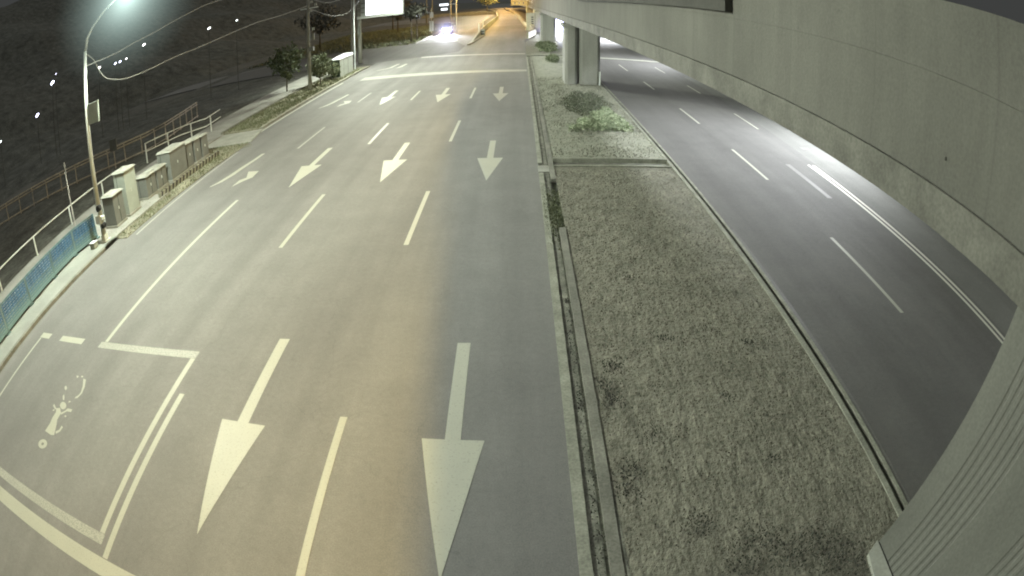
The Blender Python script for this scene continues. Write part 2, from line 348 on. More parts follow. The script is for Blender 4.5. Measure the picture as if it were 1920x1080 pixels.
b = MB(); b.box(1.0,4.6,57.5,57.75,-.05,.14); struct(b.build('kerb', KERBL))
# inner thin cracked edging inside the median
b = MB()
pts = [(1.17,-2),(1.16,3.9),(1.13,4.8),(1.09,5.6),(1.07,6.1)]
b.strip([(x-.03,y) for x,y in pts], [(x+.012,y) for x,y in pts], .066); struct(b.build('edging_crack_line', GUT))

# ------------------------------------------------------------------ grass and weeds
def blades(name, n, area, hmin, hmax, m, dens=None, wd=.012, z0=.06, lean=.6, label=None):
    x0, x1, y0, y1 = area
    P = []
    while sum(len(p) for p in P) < n:
        q = rng.random((n*2, 2))*[x1-x0, y1-y0]+[x0, y0]
        if dens is not None: q = q[rng.random(len(q)) < dens(q[:,0], q[:,1])]
        P.append(q)
    q = np.concatenate(P)[:n]
    h = rng.uniform(hmin, hmax, n); a = rng.uniform(0, 2*PI, n); l = rng.uniform(0, lean, n)*h; la = rng.uniform(0, 2*PI, n)
    w = wd*rng.uniform(.6, 1.6, n)
    v = np.zeros((n, 3, 3))
    v[:,0,0] = q[:,0]-w*np.cos(a); v[:,0,1] = q[:,1]-w*np.sin(a); v[:,0,2] = z0
    v[:,1,0] = q[:,0]+w*np.cos(a); v[:,1,1] = q[:,1]+w*np.sin(a); v[:,1,2] = z0
    v[:,2,0] = q[:,0]+l*np.cos(la); v[:,2,1] = q[:,1]+l*np.sin(la); v[:,2,2] = z0+h
    me = bpy.data.meshes.new(name); me.vertices.add(3*n); me.vertices.foreach_set('co', v.reshape(-1))
    me.loops.add(3*n); me.loops.foreach_set('vertex_index', np.arange(3*n)); me.polygons.add(n)
    me.polygons.foreach_set('loop_start', np.arange(0, 3*n, 3)); me.polygons.foreach_set('loop_total', np.full(n, 3)); me.update(); me.validate()
    me.materials.append(m); o = bpy.data.objects.new(name, me); COL.objects.link(o)
    tag(o, label, None, None, 'stuff'); return o
def bumps(fx, fy, ph):
    return lambda x, y: .18+.82*np.clip(.5+.5*np.sin(x*fx+ph+1.7*np.sin(y*.9+ph))*np.cos(y*fy+2.1*np.sin(x*1.7)), 0, 1)**2
blades('grass', 15000, (1.12,5.28,2,19.3), .012, .045, BLADE, bumps(6.1,5.3,.4), .008, label='short dry grass over the near median soil')
BLADEF = leafmat('lit_grass_blade', (.22,.22,.175), (.33,.33,.27))  # far blades carry the same lamplight in their colour
blades('grass', 12000, (1.12,5.25,20.4,42), .02, .07, BLADEF, bumps(2.1,1.3,1.4), .018, label='sparse dry grass on the far median soil')
def clump(cx, cy, r): return lambda x, y: np.exp(-((x-cx)**2+(y-cy)**2)/r**2)
def clumps(L): return lambda x, y: np.clip(sum(np.exp(-((x-a)**2+(y-c)**2)/r**2) for a, c, r in L), 0, 1)
weed = [(1.25,7.5,.2),(1.35,7.1,.2),(1.4,5.5,.18),(1.3,5.1,.2),(2.2,4.35,.22),(2.9,3.9,.3),(3.3,3.5,.3),(3.8,3.6,.3),(4.1,3.3,.3),(2.6,3.4,.25),(4.35,2.8,.35),(3.9,2.9,.3),(1.5,8.0,.16),(2.6,8.8,.12),(3.3,7.0,.12),(1.9,6.2,.14),(3.6,5.4,.12),(2.3,11.2,.1),(4.2,8.5,.12)]
blades('weeds', 4200, (1.13,5.2,2.2,12), .015, .06, LEAF_D, clumps(weed), .007, lean=1.2, label='dark low weeds in patches on the near median')
blades('weeds', 2600, (.60,1.25,12.8,17.8), .02, .09, BLADEG, clump(.9,15.2,1.3), .012, z0=.0, lean=1.2, label='green weeds growing over the median gutter')
blades('weeds', 500, (.80,.95,3.2,10.5), .01, .05, LEAF_D, bumps(9,4,0), .010, z0=.0, lean=1.2, label='debris and moss along the gutter')
blades('grass', 4500, (-17.6,-14.4,15,27), .03, .10, BLADEG, bumps(2,1.1,.2), .02, z0=.03, lean=1, label='rough grass around the roadside cabinets')
blades('grass', 9000, (-18,-15.3,30.5,56), .03, .14, BLADEG, bumps(2,1.1,.9), .028, z0=.09, lean=1, label='grass on the planting strip')
blades('grass', 14000, (-44,-15.8,84,150), .1, .5, BLADEG, bumps(.2,.1,.9), .09, z0=-.05, lean=1, label='pale grass on the bank beyond the junction')
def leaves(name, n, cen, rad, size, m, parent=None, zmin=None, hollow=0):
    v = rng.normal(size=(n, 3)); v /= np.linalg.norm(v, axis=1)[:,None]; rr = rng.random(n)**(1/3)
    if hollow: rr = hollow+(1-hollow)*rr
    # lumpy crown
    lump = 1+.28*np.sin(v[:,0]*5+cen[0])*np.cos(v[:,1]*4+v[:,2]*6+cen[1])
    c = np.array(cen)+v*(rr*lump)[:,None]*np.array(rad)
    if zmin is not None: c[:,2] = np.maximum(c[:,2], zmin+rng.random(n)*.1)
    a = rng.normal(size=(n,3)); a /= np.linalg.norm(a, axis=1)[:,None]; bb = np.cross(a, rng.normal(size=(n,3))); bb /= np.linalg.norm(bb, axis=1)[:,None]
    s = size*rng.uniform(.6, 1.4, n)[:,None]
    q = np.stack([c-a*s, c+bb*s*.45, c+a*s, c-bb*s*.45], 1)
    me = bpy.data.meshes.new(name); me.vertices.add(4*n); me.vertices.foreach_set('co', q.reshape(-1))
    me.loops.add(4*n); me.loops.foreach_set('vertex_index', np.arange(4*n)); me.polygons.add(n)
    me.polygons.foreach_set('loop_start', np.arange(0, 4*n, 4)); me.polygons.foreach_set('loop_total', np.full(n, 4)); me.update(); me.validate()
    me.materials.append(m); o = bpy.data.objects.new(name, me); COL.objects.link(o)
    if parent: o.parent = parent
    return o
# leafy ground cover in front of the pier: lamplight and shade of the halves are in the leaf colours
def cover(name, n, area, dens, m, size, zr, label):
    x0,x1,y0,y1 = area; q = rng.random((n*6,2))*[x1-x0,y1-y0]+[x0,y0]; q = q[rng.random(len(q)) < dens(q[:,0],q[:,1])][:n]; n = len(q)
    c = np.concatenate([q, (.08+rng.random(n)*zr)[:,None]], 1)
    a = rng.normal(size=(n,3))*[1,1,.7]; a /= np.linalg.norm(a,axis=1)[:,None]; bb = np.cross(a, rng.normal(size=(n,3))); bb /= np.linalg.norm(bb,axis=1)[:,None]
    s = size*rng.uniform(.5,1.5,n)[:,None]; Q = np.stack([c-a*s, c+bb*s*.4, c+a*s, c-bb*s*.4],1)
    me = bpy.data.meshes.new(name); me.from_pydata(Q.reshape(-1,3).tolist(), [], [(4*i,4*i+1,4*i+2,4*i+3) for i in range(n)]); me.materials.append(m)
    o = bpy.data.objects.new(name, me); COL.objects.link(o); return tag(o, label, None, None, 'stuff')
cover('ground_cover', 3600, (2.0,5.0,24.6,29.4), lambda x,y: ((x > 2.05+(y-24.6)*.48+.3*np.sin(y*4)) & (x < 4.95-.12*(y-24.6)))*np.clip((y-24.4)*1.5,0,1)*.95, LEAF_L, .075, .24, 'pale leafy plants with painted lamplight in front of the pier')
cover('ground_cover', 4200, (1.9,5.0,26.5,35.5), lambda x,y: ((x < 2.3+(y-25.2)*.62+.3*np.sin(y*3)) | (y > 29.6))*np.clip(1.25-((x-3.5)/1.25)**2-((y-31.2)/3.6)**2+.25*np.sin(x*7)*np.sin(y*2.3),0,1), LEAF_S, .06, .10, 'dark leafy plants with painted shade at the foot of the pier')
cover('ground_cover', 1800, (1.6,4.2,59,74), lambda x,y: np.clip(1.2-((x-2.9)/1.1)**2-((y-66)/6)**2+.3*np.sin(x*6)*np.sin(y),0,1)*.8, LEAF_M, .16, .5, 'low green plants on the median beyond the crossing')
cover('ground_cover', 700, (2.2,3.6,50,56), lambda x,y: np.clip(1.1-((x-2.9)/.6)**2-((y-53)/2.4)**2,0,1)*.6, LEAF_M, .12, .4, 'small green plants left of the pier')

# ------------------------------------------------------------------ viaduct
def ve(y):
    if y < 37: return 4.7-.0503*y
    if y < 75: return 2.84-(y-37)*.009
    if y < 110: return 2.5-(y-75)*.016
    return 1.94-(y-110)*.032
def vz(y): return 4.12+.008*min(y,37)-max(0,y-37)*.003 if y < 110 else 4.2
st = [-14,-6,0,6,12,18,24,30,37,50,62,75,92,110,140,180,240,320]
via = thing('viaduct', 'long grey concrete viaduct running overhead beside the median', 'viaduct')
W = 6.6
def loft(name, prof, m, ys=st, bevel=0):
    b = MB(); n = None
    secs = []
    for y in ys:
        p = prof(y); secs.append([(x, y, z) for x, z in p])
    n = len(secs[0]); vs = [v for s in secs for v in s]; fs = []
    for i in range(len(ys)-1):
        for k_ in range(n): fs.append((i*n+k_, i*n+(k_+1)%n, (i+1)*n+(k_+1)%n, (i+1)*n+k_))
    fs += [tuple(range(n))[::-1], tuple((len(ys)-1)*n+k_ for k_ in range(n))]
    b.add(vs, fs); return b.build(name, m, via, bevel=bevel)
loft('bottom_flange', lambda y: [(ve(y),vz(y)),(ve(y)+W,vz(y)),(ve(y)+W,vz(y)+.46),(ve(y)+.0,vz(y)+.46)], WEBB)
loft('web_wall', lambda y: [(ve(y)+.07,vz(y)+.463),(ve(y)+W-.1,vz(y)+.463),(ve(y)+W-.1,5.9),(ve(y)+.07,5.9)], WEB)
loft('parapet', lambda y: [(ve(y)+.07,5.903),(ve(y)+.33,5.903),(ve(y)+.33,6.84),(ve(y)+.07,6.84)], WEB)
loft('parapet', lambda y: [(ve(y)+W-.35,5.903),(ve(y)+W-.1,5.903),(ve(y)+W-.1,6.84),(ve(y)+W-.35,6.84)], WEB)
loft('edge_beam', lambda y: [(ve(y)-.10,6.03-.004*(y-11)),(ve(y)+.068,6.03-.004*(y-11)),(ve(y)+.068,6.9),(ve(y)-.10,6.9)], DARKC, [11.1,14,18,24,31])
b = MB()
for k_, y in enumerate((4.5,)):
    b.tube([(ve(y)+.06,y,5.0+.2*(k_%2)),(ve(y)+.06,y,4.96+.2*(k_%2))], .012)
b.build('drain_stub', DARKC, via)

# near pier beside the camera, its ribbed left face and far edge in view
pn = thing('bridge_pier', 'massive near concrete pier with vertical ribs carrying the viaduct', 'pier', (0,0,0))
def fx(y, z):   # left face plane: leans outward with height
    return 4.72+.18*z/4.0
def fy(z): return 3.2-.25*z/4.0
b = MB()
zt = 4.13
# shaft with grooves: profile along Y from far edge to near, extruded upward with lean
prof = [(0,0)]
s0 = .42
for i in range(6):
    s = s0+i*.13
    prof += [(s,0),(s+.02,.012),(s+.06,.012),(s+.08,0)]
prof += [(1.9,0)]
for i in range(4):
    s = 2.0+i*.13
    prof += [(s,0),(s+.02,.012),(s+.06,.012),(s+.08,0)]
prof += [(7.2,0)]
bot = [(fx(0,0)+d, fy(0)-s, 0) for s, d in prof]; top = [(fx(0,zt)+d, fy(zt)-s, zt) for s, d in prof]
bot += [(8.4, fy(0)-7.2, 0),(8.4, fy(0), 0)]; top += [(8.4, fy(zt)-7.2, zt),(8.4, fy(zt), zt)]
n = len(bot)
b.add(bot+top, [tuple(range(n)), tuple(range(n,2*n))[::-1]]+[(i,(i+1)%n,n+(i+1)%n,n+i) for i in range(n)])
b.build('shaft', PIERM, pn)
b = MB(); b.prism([(4.46,3.04),(4.70,3.22),(4.70,-4),(4.39,-4),(4.41,2.6)], -.03, .13); b.build('footing', CABTOP, pn)
b = MB(); b.box(4.702,4.718,-4,3.17,.0,.135); b.build('joint_gap', DARK, pn)

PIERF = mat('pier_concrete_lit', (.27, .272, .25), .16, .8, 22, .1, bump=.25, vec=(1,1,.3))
def pier(name, label, x0, x1, y0, y1, ztop, split=True, m=PIERF, parent=None):
    t = thing('bridge_pier', label, 'pier', ((x0+x1)/2, (y0+y1)/2, 0))
    w = (x1-x0)/2; d = (y1-y0)/2
    if split:
        for a, c in ((-w, -w+.36*2*w), (-w+.41*2*w, w)):
            b = MB(); r = .18
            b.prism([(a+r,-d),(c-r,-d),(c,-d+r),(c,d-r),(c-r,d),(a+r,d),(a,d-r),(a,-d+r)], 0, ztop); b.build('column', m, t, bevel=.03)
        b = MB(); b.box(-w+.36*2*w+.002, -w+.41*2*w-.002, -d+.35, d-.2, 0, ztop); b.build('recess_wall', PIERM, t)
    else:
        b = MB(); r = .25
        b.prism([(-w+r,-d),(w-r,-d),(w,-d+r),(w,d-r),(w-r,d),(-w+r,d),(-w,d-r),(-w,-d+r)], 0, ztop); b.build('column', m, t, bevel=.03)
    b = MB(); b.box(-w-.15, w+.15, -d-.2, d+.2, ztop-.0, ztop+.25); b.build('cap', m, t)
    return t
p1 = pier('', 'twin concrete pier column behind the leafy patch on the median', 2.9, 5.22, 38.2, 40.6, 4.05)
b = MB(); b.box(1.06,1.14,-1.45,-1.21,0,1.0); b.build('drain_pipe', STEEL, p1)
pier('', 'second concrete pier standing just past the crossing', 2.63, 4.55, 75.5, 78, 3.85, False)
pier('', 'distant concrete pier lit orange beside the express road', 2.5, 4.3, 112, 114.5, 3.95, False, CREAM)
pier('', 'farthest small concrete pier under the viaduct', 1.6, 3.3, 150, 152.5, 3.95, False, CREAM)
cb = thing('pier_cabin', 'cream panelled cabin beside the express road under the viaduct', 'cabin', (2.15,106,0))
b = MB(); b.box(-1.2,1.15,-.6,.9,0,.35); b.build('plinth', CREAM, cb)
b = MB(); b.box(-1.0,.95,-.5,.8,.353,3.4); b.build('body', CREAM, cb)
b = MB()
for i in range(4): b.box(-.15,.25,-.53,-.503,1.2+.42*i,1.4+.42*i)
b.build('louvre', DARK, cb)
b = MB(); b.box(.5,.56,-.54,-.503,.4,3.3); b.build('door_gap', DARK, cb)
# yellow gantry frame over the express road end
gn = thing('overhead_gantry', 'yellow lit horizontal sign gantry high over the express road', 'gantry', (-1.2,118,0))
b = MB(); b.tube([(2.6,0,0),(2.6,0,5.9)],.18); b.build('post', YELLOW, gn)
b = MB(); b.tube([(-.6,0,5.75),(5.2,0,5.75)],.16).tube([(-.6,0,4.9),(5.2,0,4.9)],.13)
for i in range(7): b.box(-.5+i*.85,.05+i*.85,-.06,.06,4.95,5.65)
b.build('truss', YELLOW, gn)
# walls of the express road
bw = thing('retaining_wall', 'low tawny wall along the right side of the express road', 'wall')
b = MB(); R_ = [(.9,84),(2.2,92),(1.75,104),(.75,125),(-.55,176),(-3,240),(-9,340)]
for (xa,ya),(xb,yb) in zip(R_, R_[1:]): b.hexa([(xa,ya,0),(xa+.3,ya,0),(xb+.3,yb,0),(xb,yb,0)], [(xa,ya,1.0),(xa+.3,ya,1.0),(xb+.3,yb,1.0),(xb,yb,1.0)])
b.build('wall_body', CREAM, bw)
b = MB()
for (xa,ya),(xb,yb) in zip(R_, R_[1:]): b.tube([(xa+.15,ya,1.35),(xb+.15,yb,1.35)], .05, 6)
b.build('handrail', YELLOW, bw)
bw = thing('retaining_wall', 'curved guard wall dividing the express road from the side road', 'wall')
L_ = [(-6.35,80),(-6.2,92),(-6.35,104),(-6.4,125),(-6.5,176),(-9.3,240),(-18.3,340)]
b = MB()
hts = [.15,.9,1.0,1.0,1.0,1,1]
for i in range(len(L_)-1):
    (xa,ya),(xb,yb) = L_[i], L_[i+1]
    b.hexa([(xa-.3,ya,0),(xa,ya,0),(xb,yb,0),(xb-.3,yb,0)], [(xa-.3,ya,hts[i]),(xa,ya,hts[i]),(xb,yb,hts[i+1]),(xb-.3,yb,hts[i+1])])
b.build('wall_body', CONC, bw)
b = MB(); b.tube([(-6.35,92,0),(-6.35,92,2.3)],.07).tube([(-6.45,104,0),(-6.45,104,2.2)],.06).tube([(-6.35,92,2.2),(-6.5,104,2.1),(-6.5,125,2.1)],.05,6); b.build('railing', STEEL, bw)
nose = MB(); nose.prism([(-6.7,74.5),(-6.3,75.5),(-5.9,84),(-5.6,94),(-6.3,94),(-6.6,84)], -.02, .16); struct(nose.build('kerb', CONC))
cu = thing('crash_cushion', 'striped crash cushion at the tip of the dividing wall', 'crash barrier', (-5.9,94,.0))
b = MB(); b.box(-.35,.35,-.6,.6,0,1.1); b.build('body', CONC, cu, bevel=.05)
b = MB(); b.box(-.3,.3,-.63,-.605,.2,.4).box(-.3,.3,-.63,-.605,.6,.8); b.build('stripe', DARK, cu)

# ------------------------------------------------------------------ left side: lamps, poles, cabinets
def street_lamp(x, y, h, arm, label, group=None, full=True):
    t = thing('street_lamp', label, 'street lamp', (x,y,.08), 0, group)
    b = MB(); b.tube([(0,0,0),(0,0,h*.5),(0,0,h*.9)], [.125,.105,.08], 12); b.build('pole', STEEL, t, smooth=True)
    b = MB(); b.box(-.22,.22,-.22,.22,0,.06); b.box(-.13,.13,-.13,.13,.06,.3); b.build('base', STEEL, t, bevel=.01)
    b = MB(); b.tube([(0,0,h*.9),(.12,0,h*.96),(.45,0,h*1.0),(arm*.6,0,h*1.05),(arm,0,h*1.08)], [.07,.06,.05,.045,.04], 10); b.build('arm', STEEL, t, smooth=True)
    b = MB(); z = h*1.08
    b.hexa([(arm-.1,-.12,z-.06),(arm+.75,-.17,z-.04),(arm+.75,.17,z-.04),(arm-.1,.12,z-.06)], [(arm-.05,-.07,z+.07),(arm+.6,-.1,z+.07),(arm+.6,.1,z+.07),(arm-.05,.07,z+.07)])
    hd = b.build('lamp_head', STEEL, t, bevel=.02)
    b = MB(); b.box(arm+.05,arm+.68,-.13,.13,z-.085,z-.065); b.build('lens', LENS, hd)
    return t
LENS = emit('lamp_lens', (.78,1,.95), 60)
sl = street_lamp(-15.70, 14.66, 8.35, 2.05, 'tall galvanised street lamp with a sign box behind the blue barrier')
b = MB(); b.box(.13,.85,-.06,.03,4.60,5.40); b.build('sign_box', CABW, sl, bevel=.01)
b = MB(); b.box(.075,.11,-.05,.02,4.8,4.9).box(.075,.11,-.05,.02,5.05,5.15); b.build('bracket', STEEL, sl)
b = MB(); b.box(-.16,.16,-.24,-.12,.78,1.12); b.box(.1,.3,-.2,-.02,.9,1.05); b.build('junction_box', STEEL, sl, bevel=.01)
b = MB(); b.tube([(.32,-.12,.72),(.32,-.3,.72)], .11, 14).tube([(.2,-.12,1.4),(.2,-.28,1.4)], .13, 14); b.build('round_fitting', BLACKP, sl)
# utility poles further along
def upole(x, y, h, r, label, kind):
    t = thing('utility_pole', label, 'utility pole', (x,y,.05))
    b = MB(); b.tube([(0,0,0),(0,0,h)], [r,r*.75], 12); b.build('pole', POLEM, t, smooth=True)
    if kind == 1:
        b = MB(); b.tube([(-.9,0,h-1.0),(1.1,0,h-1.0)],.06,6).tube([(-.7,0,h-2.1),(.9,0,h-2.1)],.05,6); b.build('crossarm', STEEL, t)
        b = MB()
        for px,pz in ((.35,h-1.55),(.75,h-1.85),(.3,h-2.3)): b.tube([(px,-.15,pz-.12),(px,-.15,pz+.12)],[.13,.09],10)
        b.build('insulator', CABTOP, t)
        b = MB(); b.tube([(.42,-.1,4.3),(.42,-.1,4.85)],.2,10).box(.14,.5,-.2,.0,3.35,3.7); b.build('transformer', CABM, t)
        b = MB(); b.tube([(.5,-.12,5.1),(.5,-.12,5.35)],.12,10); b.build('camera_housing', CABW, t)
    if kind == 2:
        b = MB(); b.box(-.12,.14,-r-.2,-r,3.3,4.4); b.build('junction_box', CABM, t)
        b = MB(); b.tube([(-.5,0,h-2.6),(.5,0,h-2.6)],.05,6); b.build('crossarm', STEEL, t)
    if kind == 3:
        b = MB(); b.tube([(0,-r,.0),(0,-r-.02,h)],.045,6); b.build('conduit', REFL, t)
    return t
upole(-16.9,44.1,9.2,.17,'tall utility pole with insulators and transformer beside the shrub',1)
upole(-16.05,55.1,10.5,.09,'slim white utility pole at the end of the green kiosk',3)
upole(-17.35,61.6,10.5,.25,'thick grey pole standing behind the kiosk and carrying the billboard',2)
upole(-18.9,63.8,10,.12,'thin pole just left of the thick billboard pole',0)
upole(-26.0,163,10,.22,'distant pale pole on the left verge by the side road',0)
upole(-25.0,167,10,.22,'distant twin of the pale pole, standing to its right',0)
bb = thing('billboard', 'glaring white lit billboard mounted above the roadside kiosk', 'billboard', (-17.25,61.5,5.35), math.atan2(-.6,4.9))
b = MB(); b.box(.75,4.95,-.08,.0,.22,3.4); b.build('screen', emit('billboard_screen', (.93,.92,1.0), 3), bb)
b = MB(); b.box(-.3,5.12,-.14,.12,-.12,.20).box(4.97,5.12,-.14,.12,.203,3.5).box(.62,.73,-.14,.12,.203,3.5).box(-.3,5.12,.01,.12,.203,3.5); b.build('frame', STEEL, bb)
b = MB()
for i in range(5): b.box(-.25,.615,-.12,-.05,.55+.55*i,.68+.55*i)
b.build('side_louvre', CABTOP, bb)
# kiosk
ks = thing('transformer_kiosk', 'pale roadside kiosk with white sloping roof at the corner', 'kiosk', (-16.4,52.0,.09))
b = MB(); b.box(-.45,.45,-2.3,1.9,0,1.72); b.build('body', CABW, ks, bevel=.02)
b = MB(); b.hexa([(-.55,-2.4,1.723),(.52,-2.4,1.723),(.52,2.0,1.723),(-.55,2.0,1.723)],[(-.5,-2.35,1.80),(.48,-2.35,1.80),(.45,1.95,1.95),(-.5,1.95,1.95)]); b.build('roof', REFL, ks)
b = MB(); b.box(-.42,.42,-2.33,-2.303,.1,1.65); b.build('door', mat('kiosk_green_door',(.05,.08,.06),.2), ks)
for yy in (-1.2,.2):
    b = MB(); b.box(.453,.462,yy,yy+.03,.1,1.6); b.build('panel_gap', DARK, ks)

# roadside cabinets
def cabinet(x0, x1, y0, y1, h, label, body=CABM, cap=True, seams=(.5,), name='utility_cabinet', z=.08, capm=CABTOP, side=True):
    t = thing(name, label, 'cabinet', ((x0+x1)/2,(y0+y1)/2,z))
    w = (x1-x0)/2; d = (y1-y0)/2
    b = MB(); b.box(-w-.03,w+.03,-d-.03,d+.03,-.06,.10); b.build('plinth', CONC, t)
    b = MB(); b.box(-w,w,-d,d,.103,h); b.build('body', body, t, bevel=.015)
    if cap:
        b = MB(); b.hexa([(-w-.06,-d-.06,h+.003),(w+.06,-d-.06,h+.003),(w+.06,d+.06,h+.003),(-w-.06,d+.06,h+.003)], [(-w+.05,-d+.05,h+.09),(w-.02,-d+.05,h+.07),(w-.02,d-.05,h+.07),(-w+.05,d-.05,h+.09)]); b.build('cap', capm, t)
    b = MB()
    for s in seams: b.box(w+.002,w+.008,-d+2*d*s-.012,-d+2*d*s+.012,.13,h-.04)
    if side: b.box(-w+.05+.4*w,-w+.07+.4*w,-d-.008,-d-.002,.13,h-.04)
    b.build('door_seam', DARK, t)
    b = MB(); b.box(w+.002,w+.03,-d+2*d*.42,-d+2*d*.42+.03,h*.5,h*.5+.12); b.build('handle', STEEL, t)
    return t
cabinet(-16.75,-15.95,15.95,16.75,1.32,'weathered grey utility cabinet directly behind the street lamp',capm=CABTOP,side=False)
cabinet(-16.75,-15.95,17.05,17.95,1.92,'tallest pale green utility cabinet with an overhanging white cap',CABW,seams=())
cabinet(-16.95,-16.2,19.0,19.85,1.02,'low grey cabinet next to the tall pale one')
cabinet(-16.95,-16.2,20.0,20.9,1.0,'low grey cabinet between its low twin and the wide cabinet')
cabinet(-16.95,-16.05,21.15,22.75,1.45,'widest grey cabinet with a pale angled cap in the row',seams=())
g3 = 'three joined upright cabinets at the end of the row'
cabinet(-16.85,-16.15,22.95,23.6,1.28,'first upright cabinet right after the widest one',cap=True,seams=())
cabinet(-16.85,-16.15,23.78,24.45,1.24,'middle one of the three joined upright cabinets',cap=True,seams=())
cabinet(-16.85,-16.15,24.63,25.3,1.2,'last cabinet at the far end of the roadside row',cap=True,seams=())
# low rail of slanted bars in front of the cabinets
hr = thing('kerb_guard', 'low hazard striped guard rail in front of the cabinets', 'guard rail', (-15.45,19,.03))
b = MB(); b.box(-.06,.06,0,6.3,.0,.24); b.build('rail', KERBL, hr)
b = MB()
for i in range(18):
    y = .1+i*.345
    b.hexa([(.061,y,.01),(.066,y,.01),(.066,y+.12,.01),(.061,y+.12,.01)],[(.061,y+.1,.238),(.066,y+.1,.238),(.066,y+.22,.238),(.061,y+.22,.238)])
    b.hexa([(-.055,y+.1,.241),(.055,y+.1,.241),(.055,y+.22,.241),(-.055,y+.22,.241)],[(-.055,y+.1,.244),(.055,y+.1,.244),(.055,y+.22,.244),(-.055,y+.22,.244)])
b.build('slat_pattern', DARK, hr)

# blue barrier panels
def barrier(p, q):
    dx, dy = q[0]-p[0], q[1]-p[1]; L = math.hypot(dx, dy); a = math.atan2(dy, dx)
    t = thing('barrier_panel', 'teal blue mesh barrier panel in the line beside the sidewalk', 'barrier', (p[0],p[1],.1), a, 'teal blue barrier panels lining the sidewalk')
    b = MB(); b.box(.02,L-.02,-.05,.05,.10,.20).box(.02,L-.02,-.025,.025,.98,1.05).box(.02,.08,-.025,.025,.103,.977).box(L-.08,L-.02,-.025,.025,.103,.977).box(.083,L-.083,-.02,.02,.50,.54); b.build('frame', TEALF, t)
    b = MB()
    n = 22
    for i in range(n): x = .1+(L-.2)*i/(n-1); b.box(x-.022+.012*math.sin(i*2.3),x+.022,-.01,.01,.20,.98-.05*abs(math.sin(i*1.9)))
    for i in range(9): z = .14+.1*i; b.box(.09,L-.09,.011,.017,z-.03,z+.03)
    b.build('mesh_infill', TEAL, t)
    b = MB(); b.tube([(0,-.1,0),(0,-.1,.16)],.06,8).box(-.12,.12,-.24,.05,.0,.05); b.build('foot', TEALF, t)
    b = MB(); b.box(.0,L,-.20,-.08,.008,.09); b.build('base_rail', DARK, t)
    b = MB()
    for s, z in ((.30,.80),(.42,.82)): b.box(L*s-.04,L*s+.04,-.04,-.026,z,z+.08)
    for s, z in ((.62,.42),(.78,.6),(.15,.5),(.52,.3)): b.box(L*s-.018,L*s+.018,-.04,-.026,z,z+.04)
    b.build('reflector', REFL, t)
    return t
bp = [up(*q) for q in [(-16.85,15.25),(-17.1,13.7),(-17.0,11.9),(-16.85,9.9),(-16.75,8.0),(-16.7,6.0),(-16.7,4.0),(-16.7,2.0)]]
for i in range(len(bp)-1): barrier(bp[i], bp[i+1])
# thin cover box clutter near lamp base
cl = thing('electrical_box', 'small white box on the ground at the street lamp base', 'box', (-15.95,14.05,.1))
b = MB(); b.box(-.16,.16,-.14,.14,0,.22); b.build('body', CABW, cl, bevel=.02)
b = MB(); b.box(-.18,.18,-.16,.16,.223,.25); b.build('lid', REFL, cl)

# railings beyond the path
def fence(pts, h, rails, label, m, step, name='railing_fence', r=.03):
    t = thing(name, label, 'fence')
    P = [Vector((x,y,z)) for x,y,z in pts]
    b = MB()
    for z in rails:
        b.tube([p+Vector((0,0,z)) for p in P], r, 6)
    b.build('rail', m, t)
    d = 0; i = 0; acc = []
    for a, c in zip(P, P[1:]):
        L = (c-a).length; k = d
        while k < L: acc.append(a.lerp(c, k/L)); k += step
        d = k-L
    for p in acc:
        b = MB(); b.box(p.x-.035,p.x+.035,p.y-.035,p.y+.035,p.z-.3,p.z+h); b.build('post', m, t)
    return t
fence([(-42,16,0),(-37,20,0),(-33,23.6,0),(-29.8,26.2,0),(-27,28.4,0),(-25.4,30.6,0),(-25.3,33.5,0),(-26,37,0),(-27,41,0)], 1.25, (.06,1.05,1.25), 'rusty grey steel railing fence curving along the bank', RUST, 1.55, r=.05)
fence([(-21.0,4,.05),(-21.2,12,.05),(-21.2,16.5,.05),(-21.3,22,.05)], .95, (.93,), 'single pipe rail fence behind the blue barrier', STEEL, 3.3, r=.035)
fence([(-22.6,27,.05),(-21.4,30,.05),(-19.9,31.2,.05),(-20.3,34,.05)], 1.15, (.6,1.12), 'short grey rail fence beside the path past the cabinets', STEEL, 2.0)
# small steel sign board behind cabinets
sb = thing('notice_board', 'small grey notice board standing in the dark by the railing', 'sign', (-26.2,27.2,0))
b = MB(); b.tube([(0,0,0),(0,0,1.2)],.04); b.build('post', RUST, sb)
b = MB(); b.box(-.4,.4,-.03,.03,1.2,2.0); b.build('board', CABM, sb)
sp = thing('support_pole', 'slanted thin pole leaning beside the single pipe rail', 'pole', (-19.9,16.4,.05))
b = MB(); b.tube([(0,0,0),(-.35,.2,3.2)],.04); b.build('pole', RUST, sp)

